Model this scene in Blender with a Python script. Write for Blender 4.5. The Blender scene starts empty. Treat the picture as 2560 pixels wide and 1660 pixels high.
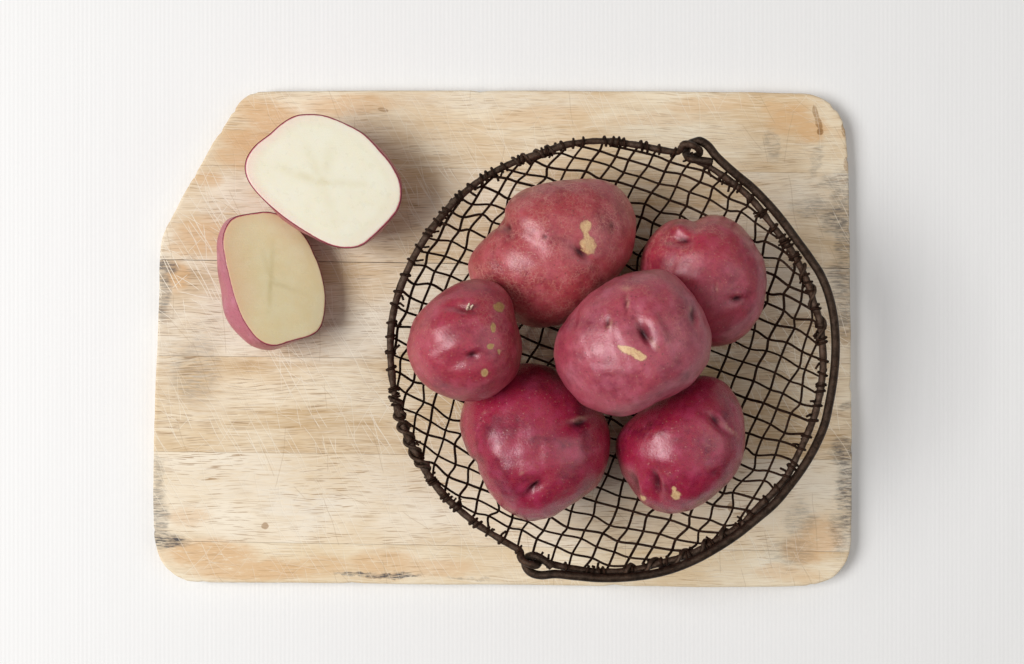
import bpy, bmesh, math, random
import numpy as np
from mathutils import Vector, Matrix

random.seed(7)
rng = np.random.default_rng(11)
scene = bpy.context.scene
COL = scene.collection

# ------------------------------------------------------------------ camera
CAM_H = 0.793
K = (36.0 / 50.0) / 2560.0
BOARD_Z = 0.011
cam_d = bpy.data.cameras.new("camera")
cam_d.lens = 50.0
cam_d.sensor_width = 36.0
cam_d.sensor_fit = 'HORIZONTAL'
cam_d.clip_start = 0.01
cam_d.clip_end = 20.0
cam = bpy.data.objects.new("camera", cam_d)
cam.location = (0, 0, CAM_H)
COL.objects.link(cam)
scene.camera = cam

# ------------------------------------------------------------------ light
world = bpy.data.worlds.new("World")
scene.world = world
world.use_nodes = True
bg = world.node_tree.nodes["Background"]
bg.inputs[0].default_value = (1.0, 0.985, 0.97, 1)
bg.inputs[1].default_value = 0.04

ld = bpy.data.lights.new("window_light", 'AREA')
ld.shape = 'RECTANGLE'
ld.size = 1.8
ld.size_y = 1.5
ld.energy = 70.0
ld.color = (1.0, 0.99, 0.975)
lo = bpy.data.objects.new("window_light", ld)
lo.location = (-1.98, -0.06, 2.25)
lo.rotation_euler = (Vector((0, 0, 0.02)) - Vector(lo.location)).to_track_quat('-Z', 'Y').to_euler()
COL.objects.link(lo)

ld2 = bpy.data.lights.new("ceiling_bounce", 'AREA')
ld2.shape = 'ELLIPSE'
ld2.size = 5.0
ld2.size_y = 5.0
ld2.energy = 19.0
ld2.color = (1.0, 0.99, 0.985)
lo2 = bpy.data.objects.new("ceiling_bounce", ld2)
lo2.location = (0.1, 0.0, 2.5)
lo2.rotation_euler = (Vector((0.05, 0, 0)) - Vector(lo2.location)).to_track_quat('-Z', 'Y').to_euler()
COL.objects.link(lo2)

ld3 = bpy.data.lights.new("wall_bounce", 'AREA')
ld3.shape = 'ELLIPSE'
ld3.size = 3.2
ld3.size_y = 2.6
ld3.energy = 15.0
ld3.color = (1.0, 0.985, 0.97)
lo3 = bpy.data.objects.new("wall_bounce", ld3)
lo3.location = (2.1, 0.1, 1.75)
lo3.rotation_euler = (Vector((0, 0, 0)) - Vector(lo3.location)).to_track_quat('-Z', 'Y').to_euler()
COL.objects.link(lo3)

scene.view_settings.view_transform = 'Standard'
scene.view_settings.look = 'None'
scene.view_settings.exposure = 0.22
scene.view_settings.gamma = 1.0

# ------------------------------------------------------------------ helpers
def P(px, py, z):
    s = K * (CAM_H - z)
    return np.array([(px - 1280.0) * s, -(py - 830.0) * s, z])

def tag(o, label=None, cat=None, group=None, kind=None):
    if label: o["label"] = label
    if cat: o["category"] = cat
    if group: o["group"] = group
    if kind: o["kind"] = kind

def mesh_obj(name, verts, faces, mat, parent=None, loc=(0, 0, 0), smooth=True):
    me = bpy.data.meshes.new(name)
    me.from_pydata([tuple(v) for v in verts], [], faces)
    me.update()
    if smooth:
        me.polygons.foreach_set("use_smooth", [True] * len(me.polygons))
    if mat: me.materials.append(mat)
    o = bpy.data.objects.new(name, me)
    COL.objects.link(o)
    if parent: o.parent = parent
    o.location = loc
    return o

def empty(name, loc):
    o = bpy.data.objects.new(name, None)
    o.empty_display_size = 0.02
    o.location = loc
    COL.objects.link(o)
    return o

def attr(me, name, arr):
    a = me.attributes.new(name, 'FLOAT', 'POINT')
    a.data.foreach_set("value", np.asarray(arr, dtype=np.float32))

def catmull(pts, n, closed=False):
    pts = np.asarray(pts, float)
    m = len(pts)
    out = []
    segs = m if closed else m - 1
    for i in range(segs):
        if closed:
            p0, p1, p2, p3 = pts[(i - 1) % m], pts[i], pts[(i + 1) % m], pts[(i + 2) % m]
        else:
            p1, p2 = pts[i], pts[i + 1]
            p0 = pts[i - 1] if i > 0 else 2 * p1 - p2
            p3 = pts[i + 2] if i + 2 < m else 2 * p2 - p1
        for t in np.linspace(0, 1, n, endpoint=False):
            out.append(0.5 * ((2 * p1) + (-p0 + p2) * t + (2 * p0 - 5 * p1 + 4 * p2 - p3) * t * t
                              + (-p0 + 3 * p1 - 3 * p2 + p3) * t ** 3))
    if not closed: out.append(pts[-1])
    return np.array(out)

def tube(path, rad, sides=8, closed=False):
    path = np.asarray(path, float)
    n = len(path)
    rad = np.broadcast_to(np.asarray(rad, float), (n,))
    T = np.zeros_like(path)
    if closed:
        T = np.roll(path, -1, 0) - np.roll(path, 1, 0)
    else:
        T[1:-1] = path[2:] - path[:-2]; T[0] = path[1] - path[0]; T[-1] = path[-1] - path[-2]
    T /= (np.linalg.norm(T, axis=1, keepdims=True) + 1e-12)
    N = np.zeros_like(path)
    up = np.array([0, 0, 1.0]) if abs(T[0][2]) < 0.9 else np.array([1.0, 0, 0])
    v = up - T[0] * np.dot(up, T[0]); N[0] = v / np.linalg.norm(v)
    for i in range(1, n):
        v = N[i - 1] - T[i] * np.dot(N[i - 1], T[i])
        N[i] = v / (np.linalg.norm(v) + 1e-12)
    B = np.cross(T, N)
    if closed:   # spread the residual twist
        v = N[-1] - T[0] * np.dot(N[-1], T[0]); v /= np.linalg.norm(v)
        ang = math.atan2(np.dot(np.cross(N[0], v), T[0]), np.dot(N[0], v))
        a = -ang * np.arange(n) / n
        N, B = (N * np.cos(a)[:, None] + B * np.sin(a)[:, None]), (B * np.cos(a)[:, None] - N * np.sin(a)[:, None])
    verts = []
    for k in range(sides):
        a = 2 * math.pi * k / sides
        verts.append(path + (N * math.cos(a) + B * math.sin(a)) * rad[:, None])
    verts = np.stack(verts, 1).reshape(-1, 3)
    faces = []
    for i in range(n if closed else n - 1):
        j = (i + 1) % n
        for k in range(sides):
            l = (k + 1) % sides
            faces.append((i * sides + k, i * sides + l, j * sides + l, j * sides + k))
    if not closed:
        faces.append(tuple(range(sides))[::-1])
        faces.append(tuple((n - 1) * sides + k for k in range(sides)))
    return verts, faces

# ---- node helpers
class NT:
    def __init__(self, name):
        self.m = bpy.data.materials.new(name)
        self.m.use_nodes = True
        self.t = self.m.node_tree
        self.b = self.t.nodes["Principled BSDF"]
    def n(self, typ, **kw):
        nd = self.t.nodes.new(typ)
        for k, v in kw.items(): setattr(nd, k, v)
        return nd
    def set(self, sock, v):
        if isinstance(v, bpy.types.NodeSocket): self.t.links.new(v, sock)
        elif v is not None:
            if isinstance(v, (tuple, list)) and len(v) == 3 and sock.type == 'RGBA': v = (*v, 1)
            sock.default_value = v
    def math(self, op, a, b=None, c=None, clamp=False):
        nd = self.n('ShaderNodeMath', operation=op, use_clamp=clamp)
        self.set(nd.inputs[0], a)
        if b is not None: self.set(nd.inputs[1], b)
        if c is not None: self.set(nd.inputs[2], c)
        return nd.outputs[0]
    def vmath(self, op, a, b=None):
        nd = self.n('ShaderNodeVectorMath', operation=op)
        self.set(nd.inputs[0], a)
        if b is not None: self.set(nd.inputs[1], b)
        return nd.outputs['Value'] if op in ('LENGTH', 'DISTANCE', 'DOT_PRODUCT') else nd.outputs[0]
    def mapping(self, v, loc=(0, 0, 0), rot=0.0, scale=(1, 1, 1), typ='POINT'):
        nd = self.n('ShaderNodeMapping', vector_type=typ)
        self.set(nd.inputs[0], v)
        nd.inputs[1].default_value = loc; nd.inputs[2].default_value = (0, 0, rot); nd.inputs[3].default_value = scale
        return nd.outputs[0]
    def noise(self, v, scale, detail=3, rough=0.55, dist=0.0, color=False):
        nd = self.n('ShaderNodeTexNoise')
        self.set(nd.inputs['Vector'], v); nd.inputs['Scale'].default_value = scale
        nd.inputs['Detail'].default_value = detail; nd.inputs['Roughness'].default_value = rough
        nd.inputs['Distortion'].default_value = dist
        return nd.outputs['Color' if color else 'Fac']
    def voro(self, v, scale, feature='F1', rnd=1.0):
        nd = self.n('ShaderNodeTexVoronoi', feature=feature)
        self.set(nd.inputs['Vector'], v); nd.inputs['Scale'].default_value = scale
        nd.inputs['Randomness'].default_value = rnd
        return nd
    def mr(self, v, a, b, c=0.0, d=1.0, smooth=True):
        nd = self.n('ShaderNodeMapRange', interpolation_type='SMOOTHSTEP' if smooth else 'LINEAR')
        self.set(nd.inputs[0], v)
        for i, x in enumerate((a, b, c, d)): self.set(nd.inputs[i + 1], x)
        return nd.outputs[0]
    def mix(self, f, a, b, blend='MIX'):
        nd = self.n('ShaderNodeMix', data_type='RGBA', blend_type=blend)
        self.set(nd.inputs[0], f); self.set(nd.inputs[6], a); self.set(nd.inputs[7], b)
        return nd.outputs[2]
    def attr(self, name):
        return self.n('ShaderNodeAttribute', attribute_name=name).outputs['Fac']
    def bump(self, h, strength, dist, normal=None):
        nd = self.n('ShaderNodeBump')
        nd.inputs['Strength'].default_value = strength; nd.inputs['Distance'].default_value = dist
        self.set(nd.inputs['Height'], h)
        if normal is not None: self.set(nd.inputs['Normal'], normal)
        return nd.outputs[0]
    def obj(self):
        return self.n('ShaderNodeTexCoord').outputs['Object']
    def out(self, color=None, rough=None, normal=None, **kw):
        if color is not None: self.set(self.b.inputs['Base Color'], color)
        if rough is not None: self.set(self.b.inputs['Roughness'], rough)
        if normal is not None: self.set(self.b.inputs['Normal'], normal)
        for k, v in kw.items(): self.set(self.b.inputs[k.replace('_', ' ')], v)
        return self.m

# ------------------------------------------------------------------ tabletop (ribbed white sheet)
def make_tabletop():
    m = NT("ribbed_white")
    o = m.obj()
    n = m.noise(m.mapping(o, scale=(60, 3, 1)), 4.0, 3)
    c = m.mix(n, (0.855, 0.853, 0.852), (0.89, 0.888, 0.887))
    mat = m.out(c, 0.55)
    mat_b = mat
    pitch, amp, per = 0.0024, 0.000020, 8
    x0, x1 = -0.9, 0.9
    cols = int((x1 - x0) / pitch * per)
    xs = np.linspace(x0, x1, cols + 1)
    rib = np.cos(2 * np.pi * xs / pitch)
    amps = amp * (1 + 0.35 * np.interp(xs, np.linspace(x0, x1, 800), rng.uniform(-1, 1, 800)))
    zs = amps * np.sign(rib) * np.abs(rib) ** 0.8
    ys = np.linspace(-0.8, 0.8, 9)
    verts, faces = [], []
    for y in ys:
        for x, z in zip(xs, zs): verts.append((x, y, z))
    W = cols + 1
    for j in range(len(ys) - 1):
        for i in range(cols):
            a = j * W + i
            faces.append((a, a + 1, a + 1 + W, a + W))
    o = mesh_obj("tabletop", verts, faces, mat)
    tag(o, "white finely ribbed tabletop under the wooden board", kind="structure")
make_tabletop()

# ------------------------------------------------------------------ cutting board
OUT = [(663,228),(636,232),(615,240),(598,254),(586,271),(571,295),(547,334),(523,371),(499,412),(475,456),(451,498),
 (431,537),(413,573),(402,604),(398,648),(398,729),(393,819),(389,908),(386,1028),(384,1070),(382,1219),(382,1308),
 (389,1368),(401,1401),(425,1428),(454,1447),(493,1456),(648,1458),(827,1460),(1066,1462),(1407,1464),(1646,1467),
 (1828,1468),(2007,1466),(2052,1458),(2085,1443),(2106,1422),(2120,1399),(2128,1372),(2131,1318),(2131,1199),(2131,1080),
 (2130,998),(2128,849),(2126,670),(2125,558),(2123,438),(2119,367),(2113,319),(2100,286),(2082,263),(2061,248),(2037,239),
 (2007,233),(1918,231),(1769,228),(1560,227),(1280,225),(1080,225),(860,226)]
JOINTS = [(412, 433), (649, 671), (889, 908), (1129, 1150), (1352, 1380)]
PX = K * (CAM_H - BOARD_Z)           # metres per photo pixel on the board
BC = (1256.0, 845.0)                 # board centre in photo pixels
board_loc = P(BC[0], BC[1], 0.0)
board_loc = np.array([(BC[0] - 1280) * PX, -(BC[1] - 830) * PX, 0.0])

# stains and painted shade: kind, cx, cy, rx, ry, rot(deg), strength
STAINS_AND_SHADE = [
 ('orange',690,300,110,45,-20,.75),('orange',640,360,95,36,-12,.8),('orange',600,395,70,30,-10,.6),('orange',880,262,120,28,0,.55),
 ('orange',520,450,40,22,0,.55),('orange',500,590,65,50,0,.6),('orange',455,620,35,22,0,.45),('orange',445,690,30,40,0,.7),
 ('orange',1975,300,60,42,20,.75),('orange',2030,325,45,30,10,.85),('orange',1930,270,30,20,0,.5),('orange',2110,335,25,18,0,.4),
 ('orange',470,1290,60,25,0,.45),('orange',520,1385,130,40,-3,.8),('orange',640,1425,180,30,0,.75),('orange',800,1415,90,28,0,.5),
 ('orange',960,1410,90,38,0,.6),('orange',1090,1420,110,26,0,.55),('orange',2050,1345,60,55,0,.65),('orange',2010,1375,60,40,0,.7),
 ('orange',1950,1430,70,22,0,.4),('orange',2000,1440,60,20,0,.35),('orange',1350,290,130,25,5,.3),('orange',1760,265,110,22,3,.4),
 ('orange',1640,300,130,18,0,.3),
 ('grey',412,668,38,20,0,1.0),('grey',405,720,26,80,0,.75),('grey',470,935,50,70,0,.35),('grey',390,1180,22,50,0,.55),
 ('grey',392,1290,26,90,0,.8),('grey',412,1352,60,18,-4,1.25),('grey',400,1345,34,30,0,.8),('grey',500,920,50,90,0,.3),
 ('grey',2108,480,34,60,0,.6),('grey',2095,545,46,36,30,.9),('grey',2112,600,26,70,0,.7),('grey',2105,700,34,60,0,.7),
 ('grey',2110,790,26,60,0,.7),('grey',2040,520,60,26,0,.5),('grey',2085,455,40,22,0,.5),('grey',2120,1015,26,12,20,.6),
 ('grey',2110,1130,36,40,20,1.0),('grey',2118,1240,28,110,0,.9),('grey',2105,1330,34,60,0,.6),('grey',2000,1300,40,50,0,.4),
 ('grey',1975,1380,60,40,0,.4),('grey',2040,400,16,50,-10,.4),('grey',1930,365,20,40,10,.4),('grey',425,235,1,1,0,0),
 ('grey',990,1438,70,7,0,1.2),('grey',895,1436,50,6,0,1.1),('grey',1180,1446,60,5,0,.5),
 ('tan',960,470,150,200,0,.9),('tan',880,700,190,70,0,.8),('tan',760,1040,360,45,-2,.7),('tan',700,930,330,34,0,.4),('tan',1480,560,480,250,0,.75),('tan',1550,900,480,240,0,.75),  # brown wood tone; beside the halves and under the basket partly painted shade
 ('brown',2040,285,6,20,14,.8),('brown',2047,308,7,16,20,.95),('brown',2051,329,7.5,8,0,1.1),('brown',662,1314,8,7.5,0,.75),('brown',958,275,12,5,-12,.7),
 ('brown',1826,1268,7,11,0,.9),('brown',2110,325,6,16,0,.7),('brown',2116,410,7,16,0,.6),('brown',660,1098,20,14,0,0.0),
 ('white',760,1260,120,34,8,.8),('white',690,1235,60,22,-10,.7),('white',800,1290,70,26,40,.6),('white',700,320,40,12,60,.6),
 ('white',740,360,60,10,55,.6),('white',600,520,110,40,0,.5),('white',560,810,120,70,30,.6),('white',850,860,140,60,10,.5),
 ('white',520,980,60,80,0,.3),('white',930,830,190,70,20,.5),('white',620,1180,200,60,0,.5),('white',1250,250,300,30,0,.4),('white',960,1200,300,60,0,.35),('white',420,850,40,120,0,.5),
]
# pale, mid, dark grain, grain strength, pore strength, warm streak strength, scratch strength
TONES = [
 ((.91,.80,.61),(.75,.56,.345),(.42,.25,.11),.55,.55,.30,.45),
 ((.93,.83,.67),(.73,.55,.34),(.40,.24,.11),.60,.75,.45,.85),
 ((.91,.81,.65),(.68,.51,.32),(.36,.22,.11),.70,.80,.50,1.1),
 ((.91,.79,.60),(.71,.52,.305),(.37,.205,.09),.8,.75,.45,.85),
 ((.94,.84,.68),(.83,.67,.46),(.48,.30,.14),.40,1.0,.18,.55),
 ((.93,.82,.63),(.80,.62,.39),(.50,.31,.14),.50,.55,.30,.5),
]

def scratch(m, v, ang, F, G, dens, width, seed):
    """thin straight knife marks: random tilted dashes laid in cells"""
    r = m.mapping(v, loc=(seed * 37.3, seed * 11.9, 0), rot=math.radians(ang), scale=(1, 1, 1))
    sep = m.n('ShaderNodeSeparateXYZ'); m.set(sep.inputs[0], r)
    vv = m.math('MULTIPLY', sep.outputs[1], F)
    row = m.math('FLOOR', vv)
    wn = m.n('ShaderNodeTexWhiteNoise', noise_dimensions='1D'); m.set(wn.inputs['W'], m.math('ADD', row, seed * 3.7))
    uu = m.math('ADD', m.math('MULTIPLY', sep.outputs[0], G), m.math('MULTIPLY', wn.outputs[0], 17.0))
    colf = m.math('FLOOR', uu)
    cb = m.n('ShaderNodeCombineXYZ'); m.set(cb.inputs[0], row); m.set(cb.inputs[1], colf); cb.inputs[2].default_value = seed
    wc = m.n('ShaderNodeTexWhiteNoise', noise_dimensions='3D'); m.set(wc.inputs['Vector'], cb.outputs[0])
    sc = m.n('ShaderNodeSeparateColor'); m.set(sc.inputs[0], wc.outputs['Color'])
    fu = m.math('SUBTRACT', m.math('FRACT', uu), 0.5)
    fv = m.math('SUBTRACT', m.math('FRACT', vv), 0.5)
    tilt = m.math('MULTIPLY', m.math('SUBTRACT', sc.outputs[0], 0.5), 1.5)
    d = m.math('ABSOLUTE', m.math('SUBTRACT', fv, m.math('MULTIPLY', fu, tilt)))
    line = m.mr(d, width * F * 0.5, width * F * 1.2, 1.0, 0.0)
    ln = m.math('ADD', 0.2, m.math('MULTIPLY', sc.outputs[2], 0.3))
    ends = m.mr(m.math('SUBTRACT', m.math('ABSOLUTE', fu), ln), -0.08, 0.0, 1.0, 0.0)
    ex = m.math('LESS_THAN', sc.outputs[1], dens)
    return m.math('MULTIPLY', m.math('MULTIPLY', line, ends), ex)

def wood_mat(idx, ylo, yhi):
    pale, mid, dark, gs, ps, ws, ss = TONES[idx]
    m = NT("worn_wood")
    o = m.mapping(m.obj(), scale=(1 / PX, 1 / PX, 0.0))        # photo pixels, origin at board centre
    off = idx * 613.0
    warp = m.noise(m.mapping(o, loc=(off, off, 0), scale=(.0022, .006, 1)), 1.0, 3)
    warpv = m.n('ShaderNodeCombineXYZ'); m.set(warpv.inputs[1], m.math('MULTIPLY', m.math('SUBTRACT', warp, .5), 60.0))
    g = m.vmath('ADD', o, warpv.outputs[0])
    # broad bands along the plank and fine fibre
    band = m.noise(m.mapping(g, loc=(off, 2 * off, 0), scale=(.0016, .035, 1)), 1.0, 4, .6)
    fibre = m.noise(m.mapping(g, loc=(off, 3 * off, 0), scale=(.010, .33, 1)), 1.0, 4, .65)
    patch = m.noise(m.mapping(o, loc=(off, off * .7, 0), scale=(.0035, .0060, 1)), 1.0, 4, .6)
    c = m.mix(m.mr(patch, .30, .68), mid, pale)
    c = m.mix(m.math('MULTIPLY', m.mr(band, .50, .68), ws), c, (mid[0] * .80, mid[1] * .74, mid[2] * .66))
    c = m.mix(m.math('MULTIPLY', m.mr(fibre, .50, .75), gs * .8), c, dark)
    c = m.mix(m.math('MULTIPLY', m.mr(fibre, .50, .30), .55), c, (.91, .83, .70))
    gl = m.noise(m.mapping(g, loc=(off * 2, off, 0), scale=(.0055, .10, 1)), 1.0, 3, .55)
    gl = m.mr(m.math('ABSOLUTE', m.math('SUBTRACT', gl, .5)), .006, .040, 1.0, 0.0)
    glm = m.noise(m.mapping(o, loc=(off, off * 3, 0), scale=(.004, .016, 1)), 1.0, 3, .6)
    c = m.mix(m.math('MULTIPLY', m.math('MULTIPLY', gl, m.mr(glm, .42, .72)), gs * .6), c, dark)
    # warm honey and worn-white areas, grey damp stains, brown tone with some shade painted in
    dn = m.n('ShaderNodeVectorMath', operation='SUBTRACT')
    m.set(dn.inputs[0], m.noise(m.mapping(o, scale=(.02, .04, 1)), 1.0, 4, .65, color=True)); dn.inputs[1].default_value = (.5, .5, .5)
    ds = m.n('ShaderNodeVectorMath', operation='MULTIPLY'); m.set(ds.inputs[0], dn.outputs[0]); ds.inputs[1].default_value = (60, 34, 0)
    so = m.vmath('ADD', o, ds.outputs[0])
    ds2 = m.n('ShaderNodeVectorMath', operation='MULTIPLY'); m.set(ds2.inputs[0], dn.outputs[0]); ds2.inputs[1].default_value = (9, 7, 0)
    so2 = m.vmath('ADD', o, ds2.outputs[0])
    acc = {}
    for (kind, cx, cy, rx, ry, rot, st) in STAINS_AND_SHADE:
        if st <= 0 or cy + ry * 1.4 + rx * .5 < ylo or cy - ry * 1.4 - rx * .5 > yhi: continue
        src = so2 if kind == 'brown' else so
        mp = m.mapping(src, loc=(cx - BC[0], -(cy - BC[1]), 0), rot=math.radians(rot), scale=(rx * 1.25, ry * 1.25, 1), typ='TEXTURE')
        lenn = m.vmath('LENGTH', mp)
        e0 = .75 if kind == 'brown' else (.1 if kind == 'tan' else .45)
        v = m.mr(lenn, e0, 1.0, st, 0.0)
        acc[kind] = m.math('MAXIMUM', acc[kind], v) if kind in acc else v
    brk = m.noise(m.mapping(o, loc=(off, 0, 0), scale=(.03, .16, 1)), 1.0, 5, .7)
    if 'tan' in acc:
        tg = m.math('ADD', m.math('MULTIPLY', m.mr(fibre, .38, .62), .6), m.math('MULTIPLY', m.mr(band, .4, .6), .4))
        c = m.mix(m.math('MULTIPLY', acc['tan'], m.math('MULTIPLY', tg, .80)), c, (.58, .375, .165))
    if 'white' in acc:
        c = m.mix(m.math('MULTIPLY', m.math('MULTIPLY', acc['white'], m.mr(brk, .3, .6)), .8), c, (.87, .80, .69))
    if 'orange' in acc:
        c = m.mix(m.math('MULTIPLY', m.math('MULTIPLY', acc['orange'], m.mr(brk, .26, .50)), .95, clamp=True), c, (.72, .44, .21))
    # pores: short dark dashes
    pn = m.noise(m.mapping(g, loc=(off, 5 * off, 0), scale=(.016, .42, 1)), 1.0, 1, .5)
    pm = m.noise(m.mapping(o, loc=(5 * off, off, 0), scale=(.006, .012, 1)), 1.0, 2)
    pore = m.math('MULTIPLY', m.mr(pn, .60, .66), m.mr(pm, .35, .6, .25, 1.0))
    c = m.mix(m.math('MULTIPLY', pore, ps * .75), c, (dark[0] * .75, dark[1] * .64, dark[2] * .50))
    if 'grey' in acc:
        gb = m.math('ADD', m.math('MULTIPLY', m.mr(brk, .40, .62), .75), .22)
        c = m.mix(m.math('MULTIPLY', m.math('MULTIPLY', acc['grey'], gb), .9, clamp=True), c, (.085, .08, .085))
    if 'brown' in acc:
        c = m.mix(m.math('MULTIPLY', m.math('MULTIPLY', acc['brown'], m.mr(brk, .30, .55, .35, 1.0)), .85, clamp=True), c, (.33, .17, .06))
    # knife marks: pale cuts and a few dark ones
    zone = m.mr(m.noise(m.mapping(o, loc=(91, 17, 0), scale=(.0035, .0035, 1)), 1.0, 2), .36, .60, .15, 1.0)
    jit = m.n('ShaderNodeVectorMath', operation='MULTIPLY')
    jn = m.noise(m.mapping(o, scale=(.006, .006, 1)), 1.0, 1, color=True)
    m.set(jit.inputs[0], jn); jit.inputs[1].default_value = (30, 30, 0)
    sv = m.vmath('ADD', o, jit.outputs[0])
    marks = None
    for (a, F, G, den, w, sd) in ((58, 1 / 15, 1 / 170, .42, .9, 1), (64, 1 / 23, 1 / 260, .5, 1.1, 2), (80, 1 / 26, 1 / 150, .35, .9, 3),
                                  (30, 1 / 24, 1 / 130, .35, .8, 4), (-50, 1 / 30, 1 / 120, .30, .8, 5), (10, 1 / 25, 1 / 140, .3, .8, 6)):
        s = scratch(m, sv, a, F, G, den, w, sd)
        marks = s if marks is None else m.math('MAXIMUM', marks, s)
    c = m.mix(m.math('MULTIPLY', m.math('MULTIPLY', marks, zone), ss * 1.0, clamp=True), c, (.90, .81, .67))
    dk = scratch(m, sv, 86, 1 / 60, 1 / 160, .22, 1.2, 9)
    dk = m.math('MAXIMUM', dk, scratch(m, sv, 45, 1 / 75, 1 / 120, .2, 1.1, 10))
    c = m.mix(m.math('MULTIPLY', dk, .28), c, (.42, .28, .15))
    h = m.math('SUBTRACT', m.math('MULTIPLY', fibre, .5), m.math('ADD', m.math('MULTIPLY', pore, .7), m.math('MULTIPLY', marks, .5)))
    und = m.noise(m.mapping(o, scale=(.004, .010, 1)), 1.0, 2)
    h2 = m.math('ADD', h, m.math('MULTIPLY', und, 1.5))
    return m.out(c, 0.68, m.bump(h2, .45, .00022), Specular_IOR_Level=0.3)

def clip_poly(poly, a, b, c):
    """keep a*x+b*y+c >= 0; each vertex carries flag of the edge that starts at it (0 outer, 1 joint)"""
    out = []
    n = len(poly)
    for i in range(n):
        p, q = poly[i], poly[(i + 1) % n]
        dp, dq = a * p[0] + b * p[1] + c, a * q[0] + b * q[1] + c
        if dp >= 0: out.append(p)
        if (dp >= 0) != (dq >= 0):
            t = dp / (dp - dq)
            x = (p[0] + (q[0] - p[0]) * t, p[1] + (q[1] - p[1]) * t, p[2] if dp < 0 else 1)
            out.append(x)
    return out

def make_board():
    board = empty("cutting_board", tuple(board_loc))
    tag(board, "worn pale wooden chopping board with one slanted corner, lying on the white ribbed tabletop", "chopping board")
    pts = catmull(np.array(OUT, float), 8, True)
    d = np.linalg.norm(np.roll(pts, -1, 0) - pts, axis=1)
    keep, accd = [0], 0.0
    for i in range(len(pts) - 1):
        accd += d[i]
        if accd > 7: keep.append(i + 1); accd = 0
    pts = pts[keep]
    # worn, slightly nicked edge
    cen = np.array(BC)
    n = len(pts)
    wob = np.convolve(np.tile(rng.normal(0, 1, n), 3), np.ones(5) / 5, 'same')[n:2 * n] * 1.3
    wob += np.where(rng.random(n) < .05, -rng.uniform(1.5, 4.0, n), 0)
    nr = np.roll(pts, -1, 0) - np.roll(pts, 1, 0)
    nr = np.stack([-nr[:, 1], nr[:, 0]], 1); nr /= np.linalg.norm(nr, axis=1, keepdims=True)
    nr *= np.sign(np.sum(nr * (pts - cen), 1))[:, None]
    pts = pts + nr * wob[:, None]
    base = [(p[0], p[1], 0) for p in pts]
    lines = []
    for yl, yr in JOINTS:
        sl = (yr - yl) / (2125.0 - 390.0)
        lines.append((sl, yl - sl * 390.0))
    gaps = (.25, .75, .3, .25, .35)
    for k in range(6):
        poly = base
        if k > 0:
            s, b = lines[k - 1]; poly = clip_poly(poly, -s, 1.0, -b - gaps[k - 1])
        if k < 5:
            s, b = lines[k]; poly = clip_poly(poly, s, -1.0, b - gaps[k])
        ylo = JOINTS[k - 1][0] if k > 0 else 200
        yhi = JOINTS[k][1] if k < 5 else 1500
        dz = (-.00006, .00005, -.00003, .00008, 0, .00004)[k]
        bm = bmesh.new()
        vs = [bm.verts.new(((p[0] - BC[0]) * PX, -(p[1] - BC[1]) * PX, BOARD_Z + dz)) for p in poly]
        vb = [bm.verts.new((v.co.x, v.co.y, 0.0009)) for v in vs]
        top = bm.faces.new(vs)
        bm.faces.new(vb[::-1])
        m_ = len(vs)
        outer_e, joint_e = [], []
        for i in range(m_):
            j = (i + 1) % m_
            bm.faces.new((vs[j], vs[i], vb[i], vb[j]))
            e = bm.edges.get((vs[i], vs[j]))
            (joint_e if poly[i][2] == 1 else outer_e).append(e)
        bmesh.ops.recalc_face_normals(bm, faces=bm.faces)
        bmesh.ops.bevel(bm, geom=outer_e, offset=0.0016, segments=3, profile=0.5, affect='EDGES', clamp_overlap=True)
        me = bpy.data.meshes.new("plank")
        bm.to_mesh(me); bm.free()
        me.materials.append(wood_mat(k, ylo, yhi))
        o = bpy.data.objects.new("plank", me)
        COL.objects.link(o); o.parent = board
make_board()

# ------------------------------------------------------------------ potatoes
def smooth_noise3(p, scale, seed, octaves=3):
    """cheap smooth noise: sums of random sinusoids"""
    r = np.random.default_rng(seed)
    out = np.zeros(len(p)); amp = 1.0; tot = 0
    for o in range(octaves):
        for _ in range(6):
            k = r.normal(0, 1, 3); k = k / np.linalg.norm(k) * scale * (2 ** o) * r.uniform(.7, 1.3)
            out += amp * np.sin(p @ k + r.uniform(0, 6.28))
        tot += amp * math.sqrt(3); amp *= .5
    return out / tot

_ico = None
def ico(sub):
    global _ico
    if _ico is None:
        bm = bmesh.new(); bmesh.ops.create_icosphere(bm, subdivisions=sub, radius=1.0)
        bm.verts.ensure_lookup_table()
        v = np.array([x.co[:] for x in bm.verts]); f = [tuple(q.index for q in p.verts) for p in bm.faces]
        bm.free(); _ico = (v, f)
    return _ico

def polar_outline(world_pts, c, nsamp=720, harm=16.0):
    d = world_pts - c
    th = np.arctan2(d[:, 1], d[:, 0]); r = np.hypot(d[:, 0], d[:, 1])
    o = np.argsort(th); th, r = th[o], r[o]
    g = np.linspace(-np.pi, np.pi, nsamp, endpoint=False)
    R = np.interp(g, np.concatenate([th - 2 * np.pi, th, th + 2 * np.pi]), np.tile(r, 3))
    F = np.fft.rfft(R)
    w = np.exp(-(np.arange(len(F)) / harm) ** 2)
    R1 = np.fft.irfft(F * w, nsamp)
    w2 = np.exp(-(np.arange(len(F)) / 2.2) ** 2)
    R2 = np.fft.irfft(F * w2, nsamp)
    return g, R1, R2

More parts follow.
